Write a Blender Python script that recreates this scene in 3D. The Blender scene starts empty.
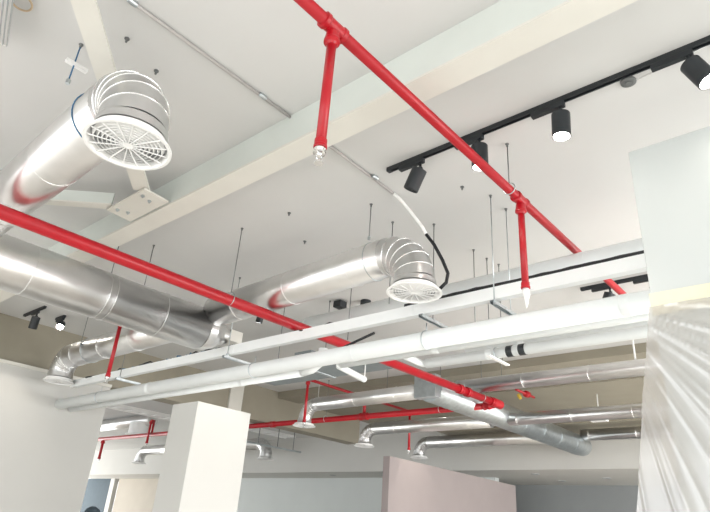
import bpy, bmesh, math, random
from mathutils import Vector, Matrix, noise
random.seed(7)
scn = bpy.context.scene
COL = scn.collection
Z0 = 1.5                       # eye height: heights below are given above the eye and lifted by this
CEIL = 2.6

# ------------------------------------------------------------------ materials
def mat(name, col, rough=.5, metal=0., var=.04, scale=6., bump=0., bscale=30., coat=0., spec=.5):
    m = bpy.data.materials.new(name); m.use_nodes = True
    nt = m.node_tree; b = nt.nodes['Principled BSDF']
    tc = nt.nodes.new('ShaderNodeTexCoord')
    n = nt.nodes.new('ShaderNodeTexNoise'); n.inputs['Scale'].default_value = scale; n.inputs['Detail'].default_value = 4
    nt.links.new(tc.outputs['Object'], n.inputs['Vector'])
    r = nt.nodes.new('ShaderNodeValToRGB')
    r.color_ramp.elements[0].position = .3; r.color_ramp.elements[1].position = .7
    r.color_ramp.elements[0].color = tuple(max(0, c*(1-var)) for c in col)+(1,)
    r.color_ramp.elements[1].color = tuple(min(1, c*(1+var)) for c in col)+(1,)
    nt.links.new(n.outputs['Fac'], r.inputs['Fac']); nt.links.new(r.outputs['Color'], b.inputs['Base Color'])
    b.inputs['Roughness'].default_value = rough; b.inputs['Metallic'].default_value = metal
    b.inputs['Coat Weight'].default_value = coat; b.inputs['Specular IOR Level'].default_value = spec
    if bump:
        n2 = nt.nodes.new('ShaderNodeTexNoise'); n2.inputs['Scale'].default_value = bscale
        nt.links.new(tc.outputs['Object'], n2.inputs['Vector'])
        bp = nt.nodes.new('ShaderNodeBump'); bp.inputs['Strength'].default_value = bump; bp.inputs['Distance'].default_value = .02
        nt.links.new(n2.outputs['Fac'], bp.inputs['Height']); nt.links.new(bp.outputs['Normal'], b.inputs['Normal'])
    return m
def glow(name, col, s):
    m = bpy.data.materials.new(name); m.use_nodes = True
    b = m.node_tree.nodes['Principled BSDF']
    b.inputs['Base Color'].default_value = (.9, .9, .9, 1)
    b.inputs['Emission Color'].default_value = col+(1,); b.inputs['Emission Strength'].default_value = s
    return m
M = dict(
    ceil=mat('ceiling_paint', (.64, .64, .63), .9, var=.02, scale=1.2, bump=.05, bscale=8),
    wall=mat('white_wall_paint', (.58, .575, .55), .8, var=.015, scale=1.5),
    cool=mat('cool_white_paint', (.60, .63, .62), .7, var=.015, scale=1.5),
    cream=mat('cream_steel_paint', (.71, .695, .64), .55, var=.03, scale=3),
    green=mat('pale_steel_paint', (.66, .70, .665), .5, var=.03, scale=3),
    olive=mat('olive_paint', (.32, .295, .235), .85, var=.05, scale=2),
    mauve=mat('mauve_paint', (.33, .285, .28), .7, var=.03, scale=2),
    grey=mat('grey_wall_paint', (.27, .285, .29), .8, var=.03, scale=2),
    beige=mat('beige_paint', (.48, .44, .38), .8, var=.03, scale=2),
    floor=mat('pale_floor', (.76, .73, .68), .45, var=.05, scale=1.5),
    red=mat('red_pipe_paint', (.40, .002, .010), .38, var=.06, scale=8, coat=.05),
    ahu=mat('blue_grey_casing', (.24, .275, .29), .55, var=.05),
    silver=mat('bright_duct_metal', (.80, .795, .79), .30, 1., var=.05, scale=5, bump=.10, bscale=4),
    gore=mat('elbow_metal', (.66, .66, .66), .36, 1., var=.08, scale=7, bump=.2, bscale=9),
    zinc=mat('galvanised_metal', (.55, .59, .61), .38, 1., var=.10, scale=14),
    chrome=mat('chrome', (.85, .85, .85), .12, 1.),
    rod=mat('rod_metal', (.20, .21, .21), .45, .6),
    pipe=mat('white_pipe_jacket', (.82, .85, .85), .42, var=.02, scale=5, bump=.05, bscale=9),
    tray=mat('white_tray_paint', (.85, .87, .87), .40, var=.02, scale=4),
    plastic=mat('white_plastic', (.88, .88, .87), .40, var=.01),
    dark=mat('dark_gap', (.36, .37, .38), .6),
    black=mat('black_fixture_paint', (.018, .022, .026), .45, var=.1, scale=10),
    cable=mat('black_cable', (.012, .013, .016), .5),
    blue=mat('blue_cable', (.02, .12, .25), .5),
    tan=mat('tan_cable', (.55, .42, .28), .6),
    conduit=mat('grey_conduit', (.46, .44, .43), .5),
    tape=mat('masking_tape', (.78, .74, .58), .7, var=.03, scale=9),
    yellow=mat('yellow_handle', (.6, .42, .05), .5),
    glass=mat('dark_glass', (.07, .095, .115), .7, spec=.2),
    lampon=glow('lamp_glow', (1, .93, .84), 60.),
    lampoff=mat('lamp_reflector', (.9, .88, .84), .25, .2),
)
def sheet_mat():
    m = bpy.data.materials.new('clear_plastic_sheet'); m.use_nodes = True
    nt = m.node_tree; nt.nodes.clear()
    o = nt.nodes.new('ShaderNodeOutputMaterial')
    d = nt.nodes.new('ShaderNodeBsdfDiffuse'); d.inputs['Color'].default_value = (.46, .44, .42, 1)
    t = nt.nodes.new('ShaderNodeBsdfTranslucent'); t.inputs['Color'].default_value = (.86, .84, .81, 1)
    g = nt.nodes.new('ShaderNodeBsdfGlossy'); g.inputs['Roughness'].default_value = .22; g.inputs['Color'].default_value = (.9, .9, .9, 1)
    tr = nt.nodes.new('ShaderNodeBsdfTransparent')
    a = nt.nodes.new('ShaderNodeMixShader'); a.inputs[0].default_value = .4
    b = nt.nodes.new('ShaderNodeMixShader'); b.inputs[0].default_value = .22
    c = nt.nodes.new('ShaderNodeMixShader')
    tc = nt.nodes.new('ShaderNodeTexCoord'); n = nt.nodes.new('ShaderNodeTexNoise'); n.inputs['Scale'].default_value = 3
    mr = nt.nodes.new('ShaderNodeMapRange'); mr.inputs['To Min'].default_value = .25; mr.inputs['To Max'].default_value = .5
    L = nt.links.new
    L(tc.outputs['Object'], n.inputs['Vector']); L(n.outputs['Fac'], mr.inputs['Value']); L(mr.outputs['Result'], c.inputs[0])
    L(d.outputs[0], a.inputs[1]); L(t.outputs[0], a.inputs[2]); L(a.outputs[0], b.inputs[1]); L(g.outputs[0], b.inputs[2])
    L(b.outputs[0], c.inputs[1]); L(tr.outputs[0], c.inputs[2]); L(c.outputs[0], o.inputs['Surface'])
    return m
M['sheet'] = sheet_mat()

# ------------------------------------------------------------------ mesh building
V = lambda *a: Vector(a)
def frame(d):
    d = d.normalized(); up = V(0, 0, 1) if abs(d.z) < .95 else V(1, 0, 0)
    a = d.cross(up).normalized(); return a, a.cross(d).normalized()
class MB:
    def __init__(s): s.bm = bmesh.new()
    def rings(s, R, smooth=True, cap=True):
        rr = [[s.bm.verts.new(p) for p in r] for r in R]; n = len(rr[0])
        for a, b in zip(rr, rr[1:]):
            for i in range(n):
                f = s.bm.faces.new((a[i], a[(i+1) % n], b[(i+1) % n], b[i])); f.smooth = smooth
        if cap:
            s.bm.faces.new(list(reversed(rr[0]))); s.bm.faces.new(rr[-1])
    def tube(s, a, b, r, r2=None, n=16, cap=True):
        a, b = Vector(a), Vector(b); u, v = frame(b-a); r2 = r if r2 is None else r2
        s.rings([[p+(u*math.cos(t)+v*math.sin(t))*q for t in [2*math.pi*i/n for i in range(n)]] for p, q in ((a, r), (b, r2))], cap=cap)
        return s
    def lathe(s, o, d, prof, n=32, smooth=True, closed=False):   # prof: (along, radius)
        o, d = Vector(o), Vector(d).normalized(); u, v = frame(d)
        R = [[o+d*h+(u*math.cos(t)+v*math.sin(t))*max(r, 1e-4) for t in [2*math.pi*i/n for i in range(n)]] for h, r in prof]
        if closed: R.append(R[0])
        # separate rings so that profile corners stay crisp
        for A, B in zip(R, R[1:]):
            s.rings([A, B], smooth, cap=False)
        if not closed:
            if prof[0][1] > 1e-3: s.bm.faces.new([s.bm.verts.new(p) for p in reversed(R[0])])
            if prof[-1][1] > 1e-3: s.bm.faces.new([s.bm.verts.new(p) for p in R[-1]])
        return s
    def path(s, pts, r, n=10, hard=False):
        P = [Vector(p) for p in pts]; R = []
        u = None
        for i, p in enumerate(P):
            d = ((P[i]-P[i-1]).normalized() if i else V(0, 0, 0)) + ((P[i+1]-P[i]).normalized() if i+1 < len(P) else V(0, 0, 0))
            d.normalize()
            if u is None: u, v = frame(d)
            u = (u-d*u.dot(d)).normalized(); v = d.cross(u)
            rr = r[i] if isinstance(r, (list, tuple)) else r
            R.append([p+(u*math.cos(t)+v*math.sin(t))*rr for t in [2*math.pi*k/n for k in range(n)]])
        if hard:
            for A, B in zip(R, R[1:]): s.rings([A, B], cap=False)
            s.bm.faces.new([s.bm.verts.new(p) for p in reversed(R[0])]); s.bm.faces.new([s.bm.verts.new(p) for p in R[-1]])
        else: s.rings(R)
        return s
    def torus(s, c, d, R, r, n=32, k=8):
        c, d = Vector(c), Vector(d).normalized(); u, v = frame(d)
        rr = []
        for i in range(n):
            t = 2*math.pi*i/n; e = u*math.cos(t)+v*math.sin(t)
            rr.append([s.bm.verts.new(c+e*(R+r*math.cos(2*math.pi*j/k))+d*r*math.sin(2*math.pi*j/k)) for j in range(k)])
        for i in range(n):
            a, b = rr[i], rr[(i+1) % n]
            for j in range(k):
                f = s.bm.faces.new((a[j], a[(j+1) % k], b[(j+1) % k], b[j])); f.smooth = True
        return s
    def box(s, x0, x1, y0, y1, z0, z1):
        v = [s.bm.verts.new((x, y, z)) for x in (x0, x1) for y in (y0, y1) for z in (z0, z1)]
        for f in ((0, 1, 3, 2), (4, 6, 7, 5), (0, 4, 5, 1), (2, 3, 7, 6), (0, 2, 6, 4), (1, 5, 7, 3)): s.bm.faces.new([v[i] for i in f])
        return s
    def bar(s, a, b, w, h, up=(0, 0, 1)):
        a, b = Vector(a), Vector(b); d = (b-a).normalized(); u = d.cross(Vector(up)).normalized(); w_ = u*w/2; h_ = u.cross(d)*h/2
        A = [s.bm.verts.new(p+q) for p in (a, b) for q in (w_+h_, -w_+h_, -w_-h_, w_-h_)]
        for f in ((3, 2, 1, 0), (4, 5, 6, 7), (0, 1, 5, 4), (1, 2, 6, 5), (2, 3, 7, 6), (3, 0, 4, 7)): s.bm.faces.new([A[i] for i in f])
        return s
    def prism(s, pts, z0, z1):
        a = [s.bm.verts.new((x, y, z0)) for x, y in pts]; b = [s.bm.verts.new((x, y, z1)) for x, y in pts]; n = len(pts)
        s.bm.faces.new(list(reversed(a))); s.bm.faces.new(b)
        for i in range(n): s.bm.faces.new((a[i], a[(i+1) % n], b[(i+1) % n], b[i]))
        return s
    def build(s, name, m, parent=None, bevel=0, origin=None):
        bmesh.ops.recalc_face_normals(s.bm, faces=s.bm.faces)
        if bevel: bmesh.ops.bevel(s.bm, geom=s.bm.edges[:], offset=bevel, segments=2, affect='EDGES', profile=.6)
        off = Vector(origin) if origin is not None else V(0, 0, 0)
        if parent is not None: off = Vector(parent['o']) if 'o' in parent else off
        bmesh.ops.translate(s.bm, verts=s.bm.verts, vec=-off)
        me = bpy.data.meshes.new(name); s.bm.to_mesh(me); s.bm.free(); me.materials.append(M[m] if isinstance(m, str) else m)
        o = bpy.data.objects.new(name, me); COL.objects.link(o)
        if parent is None: o.location = off+V(0, 0, Z0)
        else:
            o.parent = parent; o['o'] = list(off)
        return o
def tag(o, label, cat, group=None, kind=None):
    if label: o['label'] = label
    if cat: o['category'] = cat
    if group: o['group'] = group
    if kind: o['kind'] = kind
    return o
def thing(name, label, cat, at, group=None):
    o = bpy.data.objects.new(name, None); COL.objects.link(o); o.location = Vector(at)+V(0, 0, Z0); o['o'] = list(at)
    o.empty_display_size = .1
    return tag(o, label, cat, group)
def struct(name, mb, m, bevel=0, parent=None):
    o = mb.build(name, m, parent, bevel)
    if parent is None: o['kind'] = 'structure'
    return o

# ------------------------------------------------------------------ the room
struct('floor', MB().box(-14, 17.5, -14, 40, -1.6, -1.5), 'floor')
struct('ceiling', MB().box(-3.5, 16.9, -5, 33, CEIL, CEIL+.15), 'ceil')
struct('wall_left', MB().box(-3.5, 4.635, 9.45, 9.62, -1.5, 1.90), 'wall')
struct('trim_1', MB().box(-3.5, 4.635, 9.42, 9.47, 1.90, 1.945), 'cream')
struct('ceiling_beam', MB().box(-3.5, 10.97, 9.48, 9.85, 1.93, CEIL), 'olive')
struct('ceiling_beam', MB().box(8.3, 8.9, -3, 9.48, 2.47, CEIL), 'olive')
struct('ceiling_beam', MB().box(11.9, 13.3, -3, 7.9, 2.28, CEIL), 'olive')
struct('ceiling_beam', MB().box(9.6, 11.9, -3, 9.48, 2.46, CEIL), 'olive')  # olive box also stands in for shade on the ceiling between beams
struct('trim_2', MB().box(7.03, 7.34, 9.43, 9.475, 1.5, CEIL), 'cream')
struct('wall_soffit', MB().box(13.3, 16.7, -3, 30, 1.585, CEIL), 'wall')
struct('wall_far', MB().box(16.7, 16.9, -3, 30, -1.5, CEIL), 'grey')
struct('wall_back', MB().box(14.8, 15.0, 8.0, 22.5, -1.5, 1.585), 'cool')
struct('wall_recess', MB().box(14.9, 15.05, 22.6, 27.4, -1.5, 1.585), 'beige')
struct('window_1', MB().box(14.85, 14.95, 28.0, 31.5, -1.5, 1.585), 'glass')
struct('trim_3', MB().box(14.8, 15.0, 27.6, 27.95, -1.5, 1.585), 'wall')
struct('wall_partition', MB().prism([(8.72, 6.78), (13.9, 6.98), (13.9, 7.12), (8.72, 6.93)], -1.5, 1.30), 'mauve', .006)
struct('wall_middle', MB().box(4.24, 5.08, 6.31, 6.86, -1.5, 1.35), 'wall', .006)
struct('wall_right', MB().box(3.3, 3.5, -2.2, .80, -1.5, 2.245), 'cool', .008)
struct('wall_unseen_front', MB().box(-3.7, -3.5, -5, 9.45, 1.75, CEIL), 'wall')  # unseen header, added to give the ducts something to reflect
struct('wall_unseen_side', MB().box(-3.7, 16.9, -5.2, -5.0, 1.75, CEIL), 'wall')  # unseen side header, put in for the duct reflections too
for k in range(6): struct('trim_%d' % (10+k), MB().box(-3.66, -3.56, -5+2.8*k, -4.88+2.8*k, -1.5, 1.75), 'black')  # unseen dark mullions added for streaks in the duct reflections
for k in range(7): struct('trim_%d' % (20+k), MB().box(-3.5+2.9*k, -3.38+2.9*k, -5.16, -5.06, -1.5, 1.75), 'black')  # more unseen mullions, added along the side for reflected streaks
# steel beam below the ceiling, with its braces
beam = struct('steel_beam', MB().box(2.09, 2.27, -5, 9.45, 2.345, 2.362), 'cream')
MB().box(2.092, 2.268, -5, 9.45, 2.362, CEIL).build('beam_web', 'green', beam)
plate = MB().prism([(1.84, 4.00), (2.08, 4.02), (2.08, 4.62), (1.84, 4.60)], 2.36, 2.375).build('gusset_plate', 'cream', beam, .002)
for x, y in ((1.89, 4.10), (1.97, 4.13), (1.89, 4.50), (1.97, 4.47)):
    MB().lathe((x, y, 2.36), (0, 0, -1), [(0, .016), (.012, .016), (.012, .008), (.022, .008)], n=6).build('bolt', 'zinc', plate)
MB().bar((1.86, 4.08, 2.39), (.30, 2.20, 2.39), .13, .02).build('brace', 'cream', beam)
MB().bar((1.86, 4.55, 2.39), (1.05, 5.45, 2.39), .085, .012).build('brace', 'cream', beam)
bs = MB(); bs.bar((1.84, 4.52, 2.445), (1.03, 5.42, 2.445), .02, .10); bs.build('brace_web', 'green', beam)
# recessed downlights under the far soffit
for i, (x, y) in enumerate(((14.1, 6.55), (15.6, 6.55), (15.0, 5.2), (14.05, 13.1), (14.2, 11.2))):
    lb = ['small round downlight under the far soffit just above the mauve wall', 'small round downlight in far soffit nearest the grey wall corner',
          'small round downlight in far soffit, rightmost one above the grey wall', 'small round downlight in far soffit, leftmost above the pale wall',
          'small round downlight in far soffit just left of the mauve wall end'][i]
    tag(MB().lathe((x, y, 1.585), (0, 0, -1), [(-.001, .10), (.012, .10), (.012, .07), (.002, .06)], n=20).build('downlight', 'dark', origin=(x, y, 1.585)), lb, 'light', 'downlights in the far soffit')

# ------------------------------------------------------------------ round ducts
def seam(par, c, d, r, m='silver'):
    MB().torus(c, d, r+.001, .003, 36, 6).build('seam_ring', m, par)
def straight(par, a, b, r, step=1.1, m='silver', name='duct_pipe', seams=True, first=.5):
    a, b = Vector(a), Vector(b); d = (b-a).normalized(); L = (b-a).length
    MB().tube(a, b, r, n=48).build(name, m, par)
    t = first
    while seams and t < L-.05: seam(par, a+d*t, d, r, m); t += step
def elbow(par, p, d, r, R, m='gore', k=6, down=V(0, 0, -1)):
    p, d = Vector(p), Vector(d).normalized(); c = p+down*R
    pts = [c-down*R*math.cos(t)+d*R*math.sin(t) for t in [math.pi/2*i/k for i in range(k+1)]]
    e = MB(); e.path(pts, r, 40, hard=True); e = e.build('elbow', m, par)
    for i in range(1, k):
        t = (pts[i+1]-pts[i-1]).normalized()
        MB().torus(pts[i], t, r+.001, .004, 36, 6).build('gore_seam', 'chrome', e)
    return pts[-1]
def diffuser(par, p, r, R, neck=.10):
    # a short collar, a flared rim and a round grille of concentric blades
    p = Vector(p); z = V(0, 0, -1)
    MB().lathe(p+V(0, 0, .01), z, [(0, r+.004), (.010, r+.008), (neck*.5, r+.008), (neck, r+.010)], n=40).build('collar', 'gore', par)
    q = p+z*neck
    d = MB().lathe(q, z, [(0, r+.010), (.02, r+.016), (.040, R-.008), (.044, R), (.052, R), (.053, R-.016), (.04, R-.022), (.012, R-.03)], n=56).build('diffuser', 'plastic', par)
    MB().lathe(q+z*.012, z, [(0, R-.03), (.002, R-.03)], n=40).build('damper', 'dark', d)
    g = MB(); n = 8
    for i in range(n):
        ri = (R-.03)*(i+1.2)/(n+1)
        g.lathe(q+z*.022, z, [(0, ri+.007), (.022, ri-.002), (.023, ri-.006), (.001, ri+.003)], n=40, closed=True)
    g.lathe(q+z*.03, z, [(0, .032), (.018, .026)], n=20)
    for i in range(16):
        t = math.pi*i/8; e = V(math.cos(t), math.sin(t), 0)
        g.bar(q+z*.047+e*.02, q+z*.047+e*(R-.022), .005, .005)
    g.build('grille', 'plastic', d)
def branch(name, label, a, b, r, R_rim, bend, step=1.1, first=.45, neck=.10, drop=.05, group='silver branch ducts ending in round diffusers'):
    t = thing(name, label, 'duct', b, group)
    straight(t, a, b, r, step, first=first)
    d = (Vector(b)-Vector(a)); d.z = 0
    e = elbow(t, b, d, r, bend)
    q = e+V(0, 0, -drop)
    MB().tube(e, q, r, n=40).build('duct_pipe', 'silver', t); seam(t, e, (0, 0, 1), r)
    diffuser(t, q, r, R_rim, neck)
    return t
tr = thing('trunk_duct', 'large silver round trunk duct crossing the left side behind the red pipe', 'duct', (1.0, 5.36, 1.9))
straight(tr, (-2.2, 5.36, 1.89), (3.46, 5.36, 1.90), .228, .93, seams=False)
for x in (-.6, .4, 1.22, 1.62, 2.30, 2.37, 2.92): seam(tr, (x, 5.36, 1.896), (1, 0, 0), .228)
MB().path([(3.46, 5.36, 1.9), (3.56, 5.36, 1.905), (3.64, 5.36, 1.905), (3.72, 5.35, 1.905), (3.80, 5.34, 1.905)], [.225, .215, .18, .12, .09], 36, hard=True).build('reducer', 'silver', tr)
MB().box(3.79, 3.95, 5.24, 5.44, 1.84, 1.97).build('duct_box', 'cream', tr, .004)
branch('branch_duct', 'big shiny duct at the upper left ending in the largest round diffuser', (1.12, 5.20, 2.08), (1.055, 2.86, 2.085), .175, .218, .28, .95, .55, drop=.0, neck=.05)
branch('branch_duct', 'silver duct in the centre bending down to a diffuser beside the black hose', (3.50, 5.18, 2.07), (3.44, 2.78, 2.085), .162, .215, .285, .8, .45, drop=.0, neck=.045)
t = branch('branch_duct', 'silver duct at left with its elbow against the olive beam above the white wall', (3.56, 5.55, 2.06), (3.58, 8.68, 2.07), .168, .21, .25, .8, .5, drop=.0, neck=.06)
t2 = thing('trunk_duct', 'galvanised round trunk duct running away behind the far end of the red pipe', 'duct', (9, 4.78, 1.96))
MB().box(6.88, 7.02, 4.60, 4.96, 1.80, 2.12).build('duct_box', 'zinc', t2, .004)
straight(t2, (7.02, 4.78, 1.96), (11.9, 4.78, 1.94), .20, .72, 'zinc', first=.5)
MB().path([(11.9, 4.78, 1.94), (12.3, 4.80, 1.95), (12.7, 4.84, 1.97), (13.0, 4.9, 2.0)], [.20, .21, .20, .15], 36, hard=True).build('reducer', 'zinc', t2)
branch('branch_duct', 'far silver duct with diffuser in front of the olive beam behind a red drop', (7.0, 4.95, 1.92), (7.0, 7.02, 1.90), .108, .19, .25, .8, .4, drop=.0, neck=.04)
branch('branch_duct', 'far silver duct with elbow just below the level red pipe', (9.1, 4.95, 1.87), (9.1, 7.48, 1.87), .115, .20, .24, .8, .4, drop=.0, neck=.03)
branch('branch_duct', 'farthest silver duct with elbow directly above the mauve wall', (12.2, 5.0, 2.10), (12.2, 8.32, 2.10), .14, .22, .28, .8, .4, drop=.0, neck=.02)
for (x, z, r), lb in (((7.5, 2.05, .10), 'silver duct at the right, topmost of the three behind the white pipes'),
                      ((9.1, 1.87, .10), 'silver duct at the right, middle one of the three level ducts'),
                      ((12.2, 2.10, .112), 'silver duct at the right, lowest and thinnest of the three')):
    t = thing('straight_duct', lb, 'duct', (x, 3, z), 'level silver ducts on the right')
    straight(t, (x, 4.62, z), (x, -1.5, z), r, .9, first=.15)
t = branch('branch_duct', 'distant duct with pale elbow seen in the gap left of the white column', (12.0, 17.5, 2.25), (12.0, 20.6, 2.25), .17, .27, .32, 1.5, .5, drop=.0, neck=.08)
t = branch('branch_duct', 'distant duct elbow just right of the white column below the red pipe', (12.0, 17.3, 2.25), (12.0, 14.25, 2.25), .17, .24, .30, 1.5, .5, drop=.0, neck=.1)
t = thing('straight_duct', 'distant bluish duct with a drum below it, seen in the gap left of the column', 'duct', (8.6, 16, 2.45))
straight(t, (8.7, 14.9, 2.42), (8.7, 18.5, 2.42), .16, 1.)
MB().lathe((8.6, 15.35, 2.36), (0, 0, -1), [(0, .2), (.02, .26), (.30, .26), (.32, .34), (.35, .34)], n=30).build('drum', 'plastic', t)
# air handling unit between the trunks
t = thing('air_handler', 'flat grey galvanised box duct hidden above the white pipes in the centre', 'air handler', (5.6, 5.7, 1.95))
MB().box(5.32, 5.9, 4.6, 6.85, 1.95, 2.07).build('casing', 'ahu', t, .006)
MB().box(5.0, 5.32, 5.2, 5.5, 1.97, 2.05).build('spigot', 'ahu', t, .004)
MB().box(5.30, 5.92, 5.6, 5.66, 1.94, 2.08).build('flange', 'zinc', t, .003)

# ------------------------------------------------------------------ red sprinkler pipework
def coupling(par, p, d, r, w=.09):
    MB().lathe(Vector(p)-Vector(d).normalized()*w/2, d, [(0, r), (0, r*1.28), (w*.22, r*1.3), (w*.26, r*1.16), (w*.74, r*1.16), (w*.78, r*1.3), (w, r*1.28), (w, r)], n=28).build('coupling', 'red', par)
def sprinkler(par, p, m='chrome', s=1.):
    p = Vector(p); z = V(0, 0, -1)
    h = MB(); h.lathe(p, z, [(0, .024*s), (.012*s, .027*s), (.018*s, .018*s), (.03*s, .028*s), (.036*s, .028*s), (.04*s, .012*s), (.05*s, .012*s)], n=20)
    for q in (-1, 1): h.path([p+z*.045*s+V(q*.010, 0, 0)*s, p+z*.06*s+V(q*.017, 0, 0)*s, p+z*.078*s+V(q*.004, 0, 0)*s], .003*s, 6)
    h.lathe(p+z*.078*s, z, [(0, .006*s), (.004*s, .02*s), (.007*s, .02*s)], n=20)
    return h.build('sprinkler_head', m, par)
def drop(par, x, y, z0, z1, r, tee=True, head='chrome', d=V(1, 0, 0), rt=.034, s=1.):
    dp = MB().tube((x, y, z0), (x, y, z1), r, n=20).build('drop_pipe', 'red', par)
    if tee:
        MB().lathe((x, y, z0-rt*.5), (0, 0, -1), [(0, r*1.35), (.035, r*1.55), (.045, r*1.7), (.06, r*1.7), (.066, r*1.3), (.078, r)], n=24).build('tee_neck', 'red', dp)
    MB().lathe((x, y, z1+.035), (0, 0, -1), [(0, r), (.004, r*1.2), (.03, r*1.2), (.035, r*1.3), (.045, r*1.3), (.046, r*.8)], n=24).build('end_fitting', 'red', dp)
    if head == 'bag':
        b = MB(); b.path([(x, y, z1-.008), (x+.002, y, z1-.03), (x+.012, y, z1-.055), (x+.004, y, z1-.08), (x-.006, y-.004, z1-.12), (x-.004, y, z1-.15)], [.02, .026, .022, .016, .010, .003], 10)
        b.build('sprinkler_cover', 'plastic', dp)
    else: sprinkler(dp, (x, y, z1-.006), head, s)
    return dp
U = thing('sprinkler_pipe', 'slim red sprinkler pipe crossing the upper right with two hanging drops', 'pipe', (2, 1.57, 2.21))
MB().tube((-1, 1.57, 2.21), (9, 1.57, 2.22), .031, n=24).build('main_pipe', 'red', U)
for x in (1.44, 3.40):
    MB().lathe((x-.075, 1.57, 2.21), (1, 0, 0), [(0, .031), (.004, .042), (.025, .042), (.03, .037), (.12, .037), (.125, .042), (.146, .042), (.15, .031)], n=28).build('coupling', 'red', U)
drop(U, 1.44, 1.57, 2.19, 1.515, .0235)
drop(U, 3.40, 1.57, 2.19, 1.545, .0235, head='bag')
R1 = thing('sprinkler_pipe', 'thick red main pipe sweeping from the left edge down to the far junction', 'pipe', (3, 4.25, 1.85))
MB().tube((-2.2, 4.25, 1.815), (8.0, 4.25, 1.885), .051, n=32).build('main_pipe', 'red', R1)
for x in (6.95, 7.15, 7.82): coupling(R1, (x, 4.25, 1.88), (1, 0, .007), .051, .08)
MB().lathe((8.0, 4.25, 1.885), (1, 0, 0), [(-.14, .056), (-.13, .066), (.09, .066), (.10, .050)], n=28).build('end_cap', 'red', R1)
R2 = thing('sprinkler_pipe', 'level red pipe along the back with risers and sprinkler drops', 'pipe', (8, 7, 1.86))
MB().tube((8.0, 4.31, 1.865), (8.0, 17.5, 1.865), .048, n=28).build('main_pipe', 'red', R2)
coupling(R2, (8.0, 4.42, 1.865), (0, 1, 0), .048, .1)
coupling(R2, (8.0, 6.83, 1.865), (0, 1, 0), .050, .17); coupling(R2, (8.0, 9.2, 1.865), (0, 1, 0), .048, .1)
MB().tube((8.0, 6.83, 1.87), (8.0, 6.83, 2.2), .03, n=16).build('riser', 'red', R2)
MB().tube((6.57, 6.83, 2.2), (9.35, 6.83, 2.2), .024, n=16).build('branch_pipe', 'red', R2)
drop(R2, 6.57, 6.83, 2.2, 1.53, .022)
drop(R2, 9.35, 6.83, 2.2, 1.50, .022)
MB().tube((8.0, 13.64, 1.87), (8.0, 13.64, 2.2), .026, n=14).build('riser', 'red', R2)
MB().tube((7.92, 13.64, 2.2), (8.02, 13.64, 2.2), .024, n=14).build('branch_pipe', 'red', R2)
drop(R2, 7.92, 13.64, 2.2, 1.66, .028)
drop(R2, 8.0, 16.0, 1.83, 1.36, .035)
R3 = thing('sprinkler_pipe', 'red sprinkler drop hanging at left in front of the duct elbow', 'pipe', (3.28, 6.83, 2.15))
MB().tube((2.2, 6.83, 2.22), (3.30, 6.83, 2.22), .023, n=16).build('branch_pipe', 'red', R3)
drop(R3, 3.28, 6.83, 2.2, 1.50, .023)
tv = thing('gate_valve', 'small red valve with a yellow tag beyond the red pipe junction', 'valve', (9.3, 4.38, 2.3))
b = MB(); b.tube((8.9, 4.38, 2.30), (9.55, 4.38, 2.30), .022, n=12); b.lathe((9.22, 4.38, 2.30), (1, 0, 0), [(0, .03), (.02, .055), (.10, .055), (.12, .03)], n=16)
b.build('valve_body', 'red', tv)
MB().lathe((9.2, 4.46, 2.26), (0, 1, -.4), [(0, .05), (.03, .05)], n=16).build('hand_wheel', 'yellow', tv)

# ------------------------------------------------------------------ white pipes and tray
def wpipe(label, x, z, r, y0, y1, joints, name='white_pipe', m='pipe', endcap=False):
    t = thing(name, label, 'pipe', (x, (y0+y1)/2, z), 'white jacketed pipes')
    MB().tube((x, y0, z), (x, y1, z), r, n=32).build('pipe_body', m, t)
    for j in joints: MB().lathe((x, j-.03, z), (0, 1, 0), [(0, r), (.003, r+.003), (.057, r+.003), (.06, r)], n=32).build('joint_band', m, t)
    return t
wpipe('thickest white pipe, running below the white tray all across', 3.90, 1.49, .074, -1.5, 9.45, (3.5, 6.9, 1.1))
t = wpipe('white pipe high behind the cable tray with black cable under it', 4.35, 2.05, .112, -1.5, 4.55, (1.5,))
MB().lathe((4.35, 4.55, 2.05), (0, 1, 0), [(0, .112), (.06, .102), (.10, .07), (.115, .02)], n=32).build('domed_end', 'pipe', t)
t = wpipe('white pipe tucked under the thickest one at left, bending up near the centre', 4.09, 1.455, .048, 4.35, 9.45, (5.3, 7.2))
MB().path([(4.09, 4.35, 1.455), (4.09, 4.22, 1.47), (4.09, 4.12, 1.52), (4.09, 4.08, 1.62), (4.09, 4.08, 1.66)], .048, 20).build('elbow', 'pipe', t)
t = wpipe('white pipe with two black bands behind the thin white one', 4.42, 1.465, .045, -1.5, 3.05, (2.4,))
for y in (2.18, 2.07): MB().lathe((4.42, y, 1.465), (0, 1, 0), [(0, .045), (.001, .048), (.055, .048), (.056, .045)], n=28).build('black_band', 'black', t)
MB().path([(4.10, 3.10, 1.475), (4.36, 3.10, 1.467), (4.41, 3.09, 1.465), (4.42, 3.03, 1.465)], .032, 14).build('side_arm', 'pipe', t)
wpipe('second far white pipe running beside the banded one', 4.62, 1.60, .036, -1.5, 2.75, (2.2,))
t = wpipe('thin white pipe directly under the thickest one on the right', 4.12, 1.475, .033, -1.5, 3.85, (2.75,))
MB().path([(4.10, 3.85, 1.475), (4.15, 3.90, 1.475), (4.60, 3.95, 1.45)], .032, 14).build('side_arm', 'pipe', t)
MB().path([(4.60, 3.95, 1.45), (4.60, 3.95, 1.62)], .006, 8).build('thin_riser', 'plastic', t)
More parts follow.
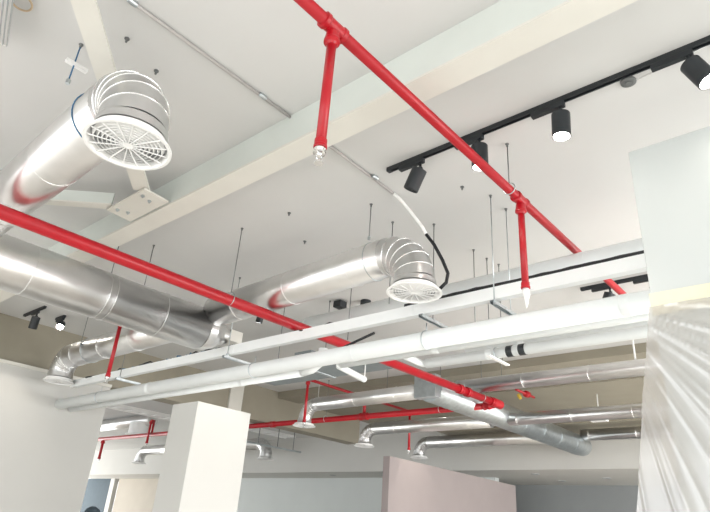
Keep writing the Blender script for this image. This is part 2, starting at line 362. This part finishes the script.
# tray
t = thing('cable_tray', 'white rectangular cable tray running all across above the thickest white pipe', 'cable tray', (3.9, 4, 1.67))
b = MB(); b.box(3.804, 3.862, -1.5, 9.0, 1.685, 1.690); b.box(3.800, 3.804, -1.5, 9.0, 1.685, 1.785); b.box(3.860, 3.864, -1.5, 9.0, 1.685, 1.785)
b.build('trough', 'tray', t)
for y in (.4, 2.8, 5.2, 7.6): MB().box(3.797, 3.800, y-.03, y+.03, 1.685, 1.785).build('joint_plate', 'tray', t)
def wig(x, z, y0, y1, amp, seed, n=60):
    return [(x+amp*noise.noise(V(i*.31, seed, 0)), y0+(y1-y0)*i/n, z+amp*abs(noise.noise(V(i*.37, seed, 9)))) for i in range(n+1)]
tag(MB().path(wig(3.87, 1.81, -1.3, 2.9, .012, 3), .030, 8).build('power_cable', 'cable'), 'black cable bundle lying along the tray under the high white pipe', 'cable')
tag(MB().path(wig(3.835, 1.775, 3.4, 8.8, .09, 5), .010, 8).build('power_cable', 'cable'), 'black cable sagging in the left part of the white tray', 'cable')
tag(MB().path(wig(3.84, 1.79, 5.5, 7.7, .06, 11), .008, 8).build('data_cable', 'blue'), 'blue cable looping out of the white tray below the trunk duct', 'cable')
tag(MB().path([(4.03, 4.5, 1.60), (4.04, 4.2, 1.575), (4.05, 3.9, 1.59), (4.05, 3.6, 1.66), (4.06, 3.4, 1.71)], .013, 8).build('power_cable', 'cable'), 'black cable drooping between tray and thickest white pipe near the centre', 'cable')

# ------------------------------------------------------------------ hangers
def hanger(label, x, y, zt, kind='none', r=.0045, ring=None, m='rod', g='threaded ceiling rods', R=.05):
    t = thing('hanger_rod', label, 'hanger', (x, y, CEIL), g)
    MB().tube((x, y, CEIL), (x, y, zt), r, n=8).build('rod', m, t)
    MB().lathe((x, y, CEIL), (0, 0, -1), [(0, .014), (.006, .014), (.010, .008), (.025, .008)], n=8).build('anchor', 'rod', t)
    if ring:
        c, d, rr = ring
        MB().torus(c, d, rr, .004, 36, 6).build('clamp', 'zinc' if m == 'rod' else m, t)
    if kind == 'nut': MB().lathe((x, y, zt+.02), (0, 0, -1), [(0, .014), (.03, .014)], n=6).build('nut', 'zinc', t)
    return t
hanger('rod holding the thick red main pipe left of the centre', 3.0, 4.25, 1.93, ring=((3.0, 4.25, 1.865), (1, 0, 0), .062))
hanger('rod holding the slim red pipe beside its right drop', 3.24, 1.57, 2.26, ring=((3.24, 1.57, 2.222), (1, 0, 0), .042))
hanger('rod holding the large trunk duct just beyond the cream beam', 2.72, 5.36, 2.11, 'nut')
hanger('short rod holding the trunk duct behind the red pipe at left', 2.42, 5.50, 2.07, 'nut')
hanger('rod and ring clamp holding the central duct before its elbow', 3.35, 2.92, 2.26, 'nut', ring=((3.445, 2.92, 2.085), (0, 1, 0), .166))
hanger('rod with white clip holding the big upper left duct', .85, 3.18, 2.30, 'nut', ring=((1.06, 3.05, 2.085), (0, 1, 0), .181), m='blue')
MB_ = MB().box(.80, .93, 3.165, 3.195, 2.43, 2.45); tag(MB_.build('rod_clip', 'plastic', origin=(.86, 3.18, 2.41)), 'white plastic clip across the rod above the big upper left duct', 'clip')
hanger('rod just above the top of the central elbow', 3.71, 2.96, 1.80)
hanger('rod behind the flexible hose right of the central elbow', 3.95, 2.67, 1.67, 'nut')
hanger('rod right of the central diffuser, passing the high white pipe', 4.60, 2.64, 1.66, 'nut')
hanger('longer bright rod gripping the front edge of the white tray', 3.795, 2.01, 1.65, 'nut', m='zinc')
hanger('second bright rod beside the tray, behind the front one', 4.06, 2.01, 1.64, 'nut', m='zinc')
hanger('distant rod right of the centre, left of the tray rods', 4.84, 2.63, 1.55)
hanger('shortest distant rod just left of the tray rods', 5.03, 2.60, 1.55)
hanger('rod going down to the tray below the trunk duct end', 3.79, 5.25, 1.67, 'nut', m='zinc')
hanger('rod behind the trunk duct end near the air handler', 4.35, 5.05, 1.67, 'nut')
hanger('rod dropping beside the left duct elbow', 3.40, 8.1, 2.1, 'nut', ring=((3.58, 8.1, 2.07), (0, 1, 0), .174))
hanger('thin rod to the tray behind the left red drop', 3.79, 7.55, 1.67, 'nut')
hanger('rod behind the left duct, half hidden by the trunk', 3.40, 7.0, 2.2)
hanger('rod far behind the central duct near the black speaker', 4.9, 4.85, 2.0)
hanger('rod dropping into the tray left of the centre', 4.08, 3.75, 1.70)
hanger('rod with ring on the level red pipe near the junction', 8.0, 5.25, 1.92, ring=((8.0, 5.25, 1.88), (0, 1, 0), .06))
hanger('rod with ring on the level red pipe right of the far red drop', 8.0, 7.75, 1.92, ring=((8.0, 7.75, 1.88), (0, 1, 0), .06))
hanger('rod with ring at the far end of the thick red pipe', 7.55, 4.25, 1.95, ring=((7.55, 4.25, 1.89), (1, 0, 0), .062))
hanger('rod with strap around the far duct behind the red drop', 6.98, 6.98, 2.0, ring=((7.0, 6.98, 1.90), (0, 1, 0), .10), m='plastic')
hanger('rod to the right part of the far top duct', 7.5, 3.9, 2.15)
hanger('rod holding the far top duct left of the trunk', 7.0, 5.55, 2.02)
hanger('pale strap rod at the right end of the far top duct beside the plastic sheet', 7.5, 2.10, 2.14, m='plastic', r=.012)
for (x0, x1, y, lb) in ((3.74, 4.50, 2.65, 'steel strut under the tray below the central diffuser'), (3.76, 4.12, 2.01, 'short steel strut under the tray at the right'),
                        (3.74, 4.40, 5.25, 'steel strut under the tray below the end of the trunk duct'), (3.74, 4.10, 7.55, 'steel strut under the tray by the left red drop')):
    b = MB(); b.bar((x0, y, 1.662), (x1, y, 1.662), .036, .004); b.bar((x0, y-.018, 1.650), (x1, y-.018, 1.650), .004, .026); b.bar((x0, y+.018, 1.650), (x1, y+.018, 1.650), .004, .026)
    tag(b.build('strut_channel', 'zinc', origin=(x0, y, 1.65)), lb, 'strut', 'struts under the tray')
for y, lb in ((2.70, 'clip on the thickest white pipe below the central diffuser'), (4.89, 'clip on the thickest white pipe below the trunk duct end'), (8.2, 'clip on the thickest white pipe below the left red drop')):
    t = thing('pipe_clip', lb, 'clip', (3.9, y, 1.49), 'clips on the thickest white pipe')
    MB().torus((3.90, y, 1.49), (0, 1, 0), .078, .005, 32, 6).build('ring', 'zinc', t)
    MB().tube((3.9, y, 1.566), (3.9, y, 1.64), .005, n=8).build('stem', 'zinc', t)
t = thing('pipe_bracket', 'white slotted bracket under the pipe with black bands', 'bracket', (4.42, 2.34, 1.42))
MB().bar((4.28, 2.34, 1.410), (4.62, 2.34, 1.410), .035, .012).build('arm', 'plastic', t)
MB().torus((4.42, 2.34, 1.465), (0, 1, 0), .049, .005, 28, 6).build('ring', 'zinc', t)

# ------------------------------------------------------------------ track lights
def track(label, x, y0, y1, cat='light track'):
    t = thing('light_track', label, cat, (x, (y0+y1)/2, CEIL))
    b = MB(); b.box(x-.018, x+.018, y0, y1, CEIL-.012, CEIL); b.box(x-.018, x-.009, y0, y1, CEIL-.034, CEIL-.012); b.box(x+.009, x+.018, y0, y1, CEIL-.034, CEIL-.012)
    b.build('rail', 'black', t)
    MB().box(x-.019, x+.019, y1-.03, y1+.004, CEIL-.035, CEIL).build('end_cap', 'black', t)
    return t
def spot(label, x, y, aim, lit=False, power=0, r=.057, L=.175, group='black track spotlights', cone=50, off=.0):
    # y: the swivel; the driver box runs on towards +y
    t = thing('track_spotlight', label, 'spotlight', (x, y, CEIL), group)
    b = MB().box(x-.018, x+.018, y-.03, y+.19, CEIL-.072, CEIL-.034); b.build('driver_box', 'black', t, .003)
    MB().tube((x, y, CEIL-.07), (x, y, CEIL-.12), .010, n=12).build('stem', 'black', t)
    a = Vector(aim).normalized(); p = V(x, y, CEIL-.115)
    MB().lathe(p, (0, 0, -1), [(-.012, .012), (0, .02), (.02, .02), (.026, .01)], n=16).build('swivel', 'black', t)
    q = p+a*.005
    body = MB().lathe(q, a, [(0, r*.6), (.006, r), (L-.004, r), (L, r-.002), (L, r-.006), (L-.02, r-.009), (L-.03, r-.010)], n=32).build('housing', 'black', t)
    MB().lathe(q+a*(L-.028), a, [(0, r-.010), (.006, r-.012), (.010, .01)], n=24).build('lens', 'lampon' if lit else 'lampoff', body)
    if power:
        ld = bpy.data.lights.new('spot_beam', 'SPOT'); ld.energy = power; ld.color = (1, .90, .78); ld.spot_size = math.radians(cone); ld.spot_blend = .7; ld.shadow_soft_size = .03
        lo = bpy.data.objects.new('spot_beam', ld); COL.objects.link(lo)
        lo.location = q+a*(L+.005)+V(0, 0, Z0); lo.rotation_euler = a.to_track_quat('-Z', 'Y').to_euler()
    return t
track('long black light track on the ceiling at the upper right', 3.0, -1.0, 2.46)
spot('black spotlight at the left end of the long track, tilted left, beside the red pipe', 3.0, 2.155, (.02, .55, -1), power=25, cone=40)
spot('black spotlight half hidden behind the slim red pipe', 3.0, 1.66, (.05, .02, -1), True, power=10, cone=60)
spot('black spotlight glowing brightly, pointing straight down from the long track', 3.0, 1.08, (0, .05, -1), True, power=14, cone=70)
spot('black spotlight at the right edge tilted to the right', 3.0, .345, (.05, -.42, -1), True, power=8, cone=60)
track('black light track seen between tray and pipe beside the right column', 6.05, -1.0, 2.15)
spot('dark spotlight under the far right track, left one', 6.05, 1.85, (.1, .5, -1))
spot('dark spotlight under the far right track, right one by the column', 6.05, 1.42, (.1, -.5, -1))
track('short black light track above the left white wall', 2.95, 8.5, 9.2)
spot('black spotlight tilting down over the left wall below the trunk duct', 2.95, 8.72, (.1, .35, -1), power=15, cone=70)
track('short light track stub beside the glowing spot over the left wall', 3.3, 8.65, 8.92)
spot('small glowing spotlight right of the dark one over the left wall', 3.3, 8.7, (-.35, -.75, -1), True, power=15, cone=80, L=.10)
# lamps added, on unseen tracks, for the scallops on column, mauve and left wall
track('black light track above the camera side of the shop', -.6, 3.0, 8.0)
for lb, y, aim, pw in (('track spotlight washing the left white wall from near the camera', 7.6, (.2, .5, -1), 60), ('unseen spotlight added and aimed along the left white wall', 6.6, (-.5, .9, -1), 60)):
    spot(lb, -.6, y, aim, True, power=pw, cone=70)
track('hidden black light track added above the white column behind the trunk duct end', 4.55, 5.5, 6.1)
spot('spotlight washing the front face of the white column', 4.55, 5.72, (.0, .22, -1), True, power=22, cone=62, r=.045, L=.12)
track('added black light track above the far side, in front of the mauve wall', 9.35, 4.2, 6.4)
spot('spotlight washing the top of the mauve wall', 9.35, 6.0, (.05, .42, -1), True, power=28, cone=60)

# ------------------------------------------------------------------ ceiling odds and ends
t = thing('ceiling_conduit', 'thin grey conduit running along the ceiling across the cream beam', 'conduit', (2, 2.62, CEIL))
MB().tube((-.5, 2.60, CEIL-.014), (2.09, 2.62, CEIL-.014), .011, n=12).build('tube', 'conduit', t)
MB().tube((2.27, 2.62, CEIL-.014), (3.30, 2.64, CEIL-.014), .011, n=12).build('tube', 'conduit', t)
for x in (.87, 1.83, 3.02): MB().lathe((x-.03, 2.61, CEIL-.014), (1, 0, 0), [(0, .012), (.004, .017), (.056, .017), (.06, .012)], n=14).build('coupling', 'zinc', t)
MB().path([(3.30, 2.64, CEIL-.014), (3.36, 2.62, CEIL-.04), (3.42, 2.56, CEIL-.14), (3.50, 2.48, CEIL-.29), (3.52, 2.455, 2.245)], .014, 12).build('white_sleeve', 'plastic', t)
MB().path([(3.52, 2.455, 2.245), (3.555, 2.40, 2.15), (3.60, 2.35, 2.02), (3.62, 2.31, 1.90), (3.61, 2.32, 1.82), (3.585, 2.36, 1.77)], .014, 12).build('black_hose', 'cable', t)
t = thing('smoke_detector', 'small dark round ceiling disc right of the glowing spotlight', 'detector', (3.09, .685, CEIL))
MB().lathe((3.09, .685, CEIL), (0, 0, -1), [(0, .045), (.012, .045), (.016, .03), (.014, .02), (.02, .018)], n=24).build('base', 'rod', t)
tag(MB().path([(3.10, .65, CEIL-.004), (3.09, .45, CEIL-.004), (3.05, .25, CEIL-.004)], .0025, 6).build('ceiling_wire', 'plastic', origin=(3.1, .5, CEIL)), 'thin white wire on the ceiling beside the dark disc', 'wire')
for (x, y), lb in zip(((.88, 3.03), (1.264, 3.0), (3.05, 3.64), (3.54, 3.93), (3.55, 2.13), (2.30, 4.88), (1.0, 2.9)),
                      ('dark ceiling anchor beside the diagonal brace', 'dark ceiling anchor above the big elbow', 'dark ceiling anchor alone in the middle of the ceiling',
                       'tiny ceiling anchor above the central duct', 'tiny ceiling anchor beside the spotlight behind the red pipe', 'tiny ceiling anchor beside the trunk duct rod', 'faint ceiling anchor left of the big elbow top')):
    tag(MB().lathe((x, y, CEIL), (0, 0, -1), [(0, .016), (.006, .016), (.008, .008), (.03, .007)], n=10).build('ceiling_anchor', 'rod', origin=(x, y, CEIL)), lb, 'anchor', 'loose ceiling anchors')
t = thing('ceiling_fixture', 'white ribbed linear fixture at the top left corner', 'light fixture', (.5, 3.3, CEIL))
b = MB(); b.bar((.50, 3.46, 2.52), (.20, 2.44, 2.52), .08, .05); b.build('housing', 'plastic', t, .004)
for k in (-1.5, -.5, .5, 1.5):
    e = V(.96, -.28, 0)*.022*k
    MB().bar(V(.51, 3.44, 2.49)+e, V(.21, 2.44, 2.49)+e, .006, .014).build('louvre', 'zinc', t)
tag(MB().torus((.475, 3.12, 2.58), (.1, .1, 1), .055, .006, 28, 8).build('cable_loop', 'tan', origin=(.47, 3.02, 2.58)), 'tan cable loop hanging at the top left corner', 'cable')
t = thing('ceiling_speaker', 'small black box speaker below the central duct', 'speaker', (4.95, 4.72, CEIL))
MB().box(4.89, 5.01, 4.66, 4.78, 2.50, CEIL-.02).build('cabinet', 'black', t, .006)
MB().tube((4.95, 4.72, CEIL), (4.95, 4.72, CEIL-.03), .02, n=12).build('mount', 'black', t)
t = thing('ceiling_speaker', 'small dark camera dome right of the black speaker', 'camera', (5.13, 4.46, CEIL)); t['label'] = 'small dark dome on the ceiling right of the black box speaker'; t['category'] = 'ceiling dome'; t.name = 'ceiling_dome'
MB().lathe((5.13, 4.46, CEIL), (0, 0, -1), [(0, .065), (.05, .065), (.08, .05), (.095, .02)], n=24).build('dome', 'black', t)
t = thing('exit_light', 'pale hanging light box between the far ducts at the right', 'light fixture', (10.2, 3.5, 2.0)); t.name = 'light_box'
MB().box(10.05, 10.35, 3.45, 3.72, 1.98, 2.10).build('box', 'plastic', t, .006); MB().tube((10.2, 3.55, 2.1), (10.2, 3.55, 2.42), .01, n=8).build('stem', 'plastic', t)
# slatted trays deep behind
for (y, z, x0, x1, lb) in ((13.1, 2.22, 5.5, 9.5, 'distant slatted cable ladder in the gap left of the white column'), (13.5, 2.45, 9.0, 12.5, 'distant cable ladder above the duct elbow right of the column')):
    t = thing('cable_ladder', lb, 'cable tray', (x0, y, z))
    for q in (-.20, .20): MB().box(x0, x1, y+q-.015, y+q+.015, z, z+.07).build('side_rail', 'plastic', t)
    for k in range(12):
        x = x0+(x1-x0)*(k+.5)/12; MB().box(x-.02, x+.02, y-.185, y+.185, z, z+.02).build('rung', 'plastic', t)
    for x in (x0+.6, x1-.6): MB().tube((x, y+.2, z+.07), (x, y+.2, CEIL), .012, n=8).build('rod', 'rod', t)
t = thing('curtain_rail', 'distant pale rail with rods beside the duct elbow right of the column', 'rail', (8, 13.2, 2.1))
MB().box(8.0, 12.3, 12.78, 12.84, 1.99, 2.03).build('rail', 'zinc', t)
for x in (10.7, 11.4, 12.0): MB().tube((x, 12.81, 2.03), (x, 12.81, CEIL), .012, n=8).build('rod', 'rod', t)
t = thing('display_stand', 'dark rounded stand top at the bottom of the gap left of the column', 'stand', (5.05, 9.9, -1.5))
MB().tube((5.05, 9.9, -1.5), (5.05, 9.9, -.06), .035, n=16).build('post', 'black', t)
MB().lathe((5.05, 9.9, -.12), (0, 0, 1), [(0, .05), (.05, .12), (.14, .13), (.20, .10), (.24, .03)], n=28).build('rounded_top', 'glass', t)
MB().lathe((5.05, 9.9, -1.5), (0, 0, 1), [(0, .22), (.02, .22), (.03, .05)], n=28).build('foot', 'black', t)

# ------------------------------------------------------------------ taped plastic sheet on the right wall
ny, nz = 260, 170
bm = bmesh.new(); G = []
for j in range(nz+1):
    f = j/nz; z = 1.205-f*2.65; row = []
    for i in range(ny+1):
        g = i/ny
        y = .80+min(.23, .50*f+.015*math.sin(f*14)*f) - g*1.6
        # pleats fan out from the taped top corner
        yy = 1.02-y; zz = 1.27-z; th = math.atan2(yy, zz); rr = min(1, math.hypot(yy, zz)*1.3)
        w = -.6*rr*(.030*(1-abs(math.sin(th*11+.5*math.sin(th*6))))**3+.020*(1-abs(math.sin(th*27+1+f*.5)))**3+.014*math.sin(th*7+1))
        row.append(bm.verts.new((3.235-.05*f+w, y, z)))
    G.append(row)
for j in range(nz):
    for i in range(ny):
        fc = bm.faces.new((G[j][i], G[j][i+1], G[j+1][i+1], G[j+1][i])); fc.smooth = True
mb = MB(); mb.bm.free(); mb.bm = bm
tag(mb.build('plastic_sheet', 'sheet', origin=(3.24, -.5, 1.2)), 'translucent pleated plastic sheet taped over the right white wall', 'plastic sheet')
tag(MB().box(3.288, 3.299, -2.2, .805, 1.175, 1.30).build('masking_tape', 'tape', origin=(3.29, -.5, 1.2)), 'wide cream masking tape band holding the plastic sheet', 'tape')

# ------------------------------------------------------------------ light
w = bpy.data.worlds.new('daylight'); scn.world = w; w.use_nodes = True
bg = w.node_tree.nodes['Background']; bg.inputs['Color'].default_value = (.93, .97, 1, 1); bg.inputs['Strength'].default_value = 1.9
for name, loc, rot, sx, sy, e in (
        ('shopfront_daylight', (-3.3, 4, .2), (0, -math.pi/2, 0), 3.2, 12, 70),
        ('rear_fill_light', (9, 32, .2), (-math.pi/2, 0, 0), 14, 3.2, 520),  # added fill for the deep zone, no known window behind it
        ('side_fill_light', (9, -4.6, .1), (math.pi/2, 0, 0), 14, 3.0, 650)):  # unseen fill added to brighten the far ducts and soffit
    ld = bpy.data.lights.new(name, 'AREA'); ld.shape = 'RECTANGLE'; ld.size = sx; ld.size_y = sy; ld.energy = e; ld.color = (1, .98, .95)
    lo = bpy.data.objects.new(name, ld); COL.objects.link(lo); lo.location = Vector(loc)+V(0, 0, Z0); lo.rotation_euler = rot

# ------------------------------------------------------------------ camera
yaw, pit, rol, F = 0.741127725, 0.439885751, 0.0738522611, 589.104
f = V(math.cos(pit)*math.cos(yaw), math.cos(pit)*math.sin(yaw), math.sin(pit))
r = f.cross(V(0, 0, 1)).normalized(); u = r.cross(f)
r2 = r*math.cos(rol)+u*math.sin(rol); u2 = -r*math.sin(rol)+u*math.cos(rol)
cd = bpy.data.cameras.new('camera'); cam = bpy.data.objects.new('camera', cd); COL.objects.link(cam)
cam.matrix_world = Matrix((r2, u2, -f)).transposed().to_4x4(); cam.location = (0, 0, Z0)
cd.sensor_width = 36; cd.lens = 36*F/710; cd.clip_start = .05; cd.clip_end = 200
scn.camera = cam
for o in scn.objects:
    if 'o' in o: del o['o']
vs = scn.view_settings
vs.view_transform = 'Standard'; vs.look = 'None'; vs.gamma = 1; vs.use_curve_mapping = False; vs.exposure = 0.70
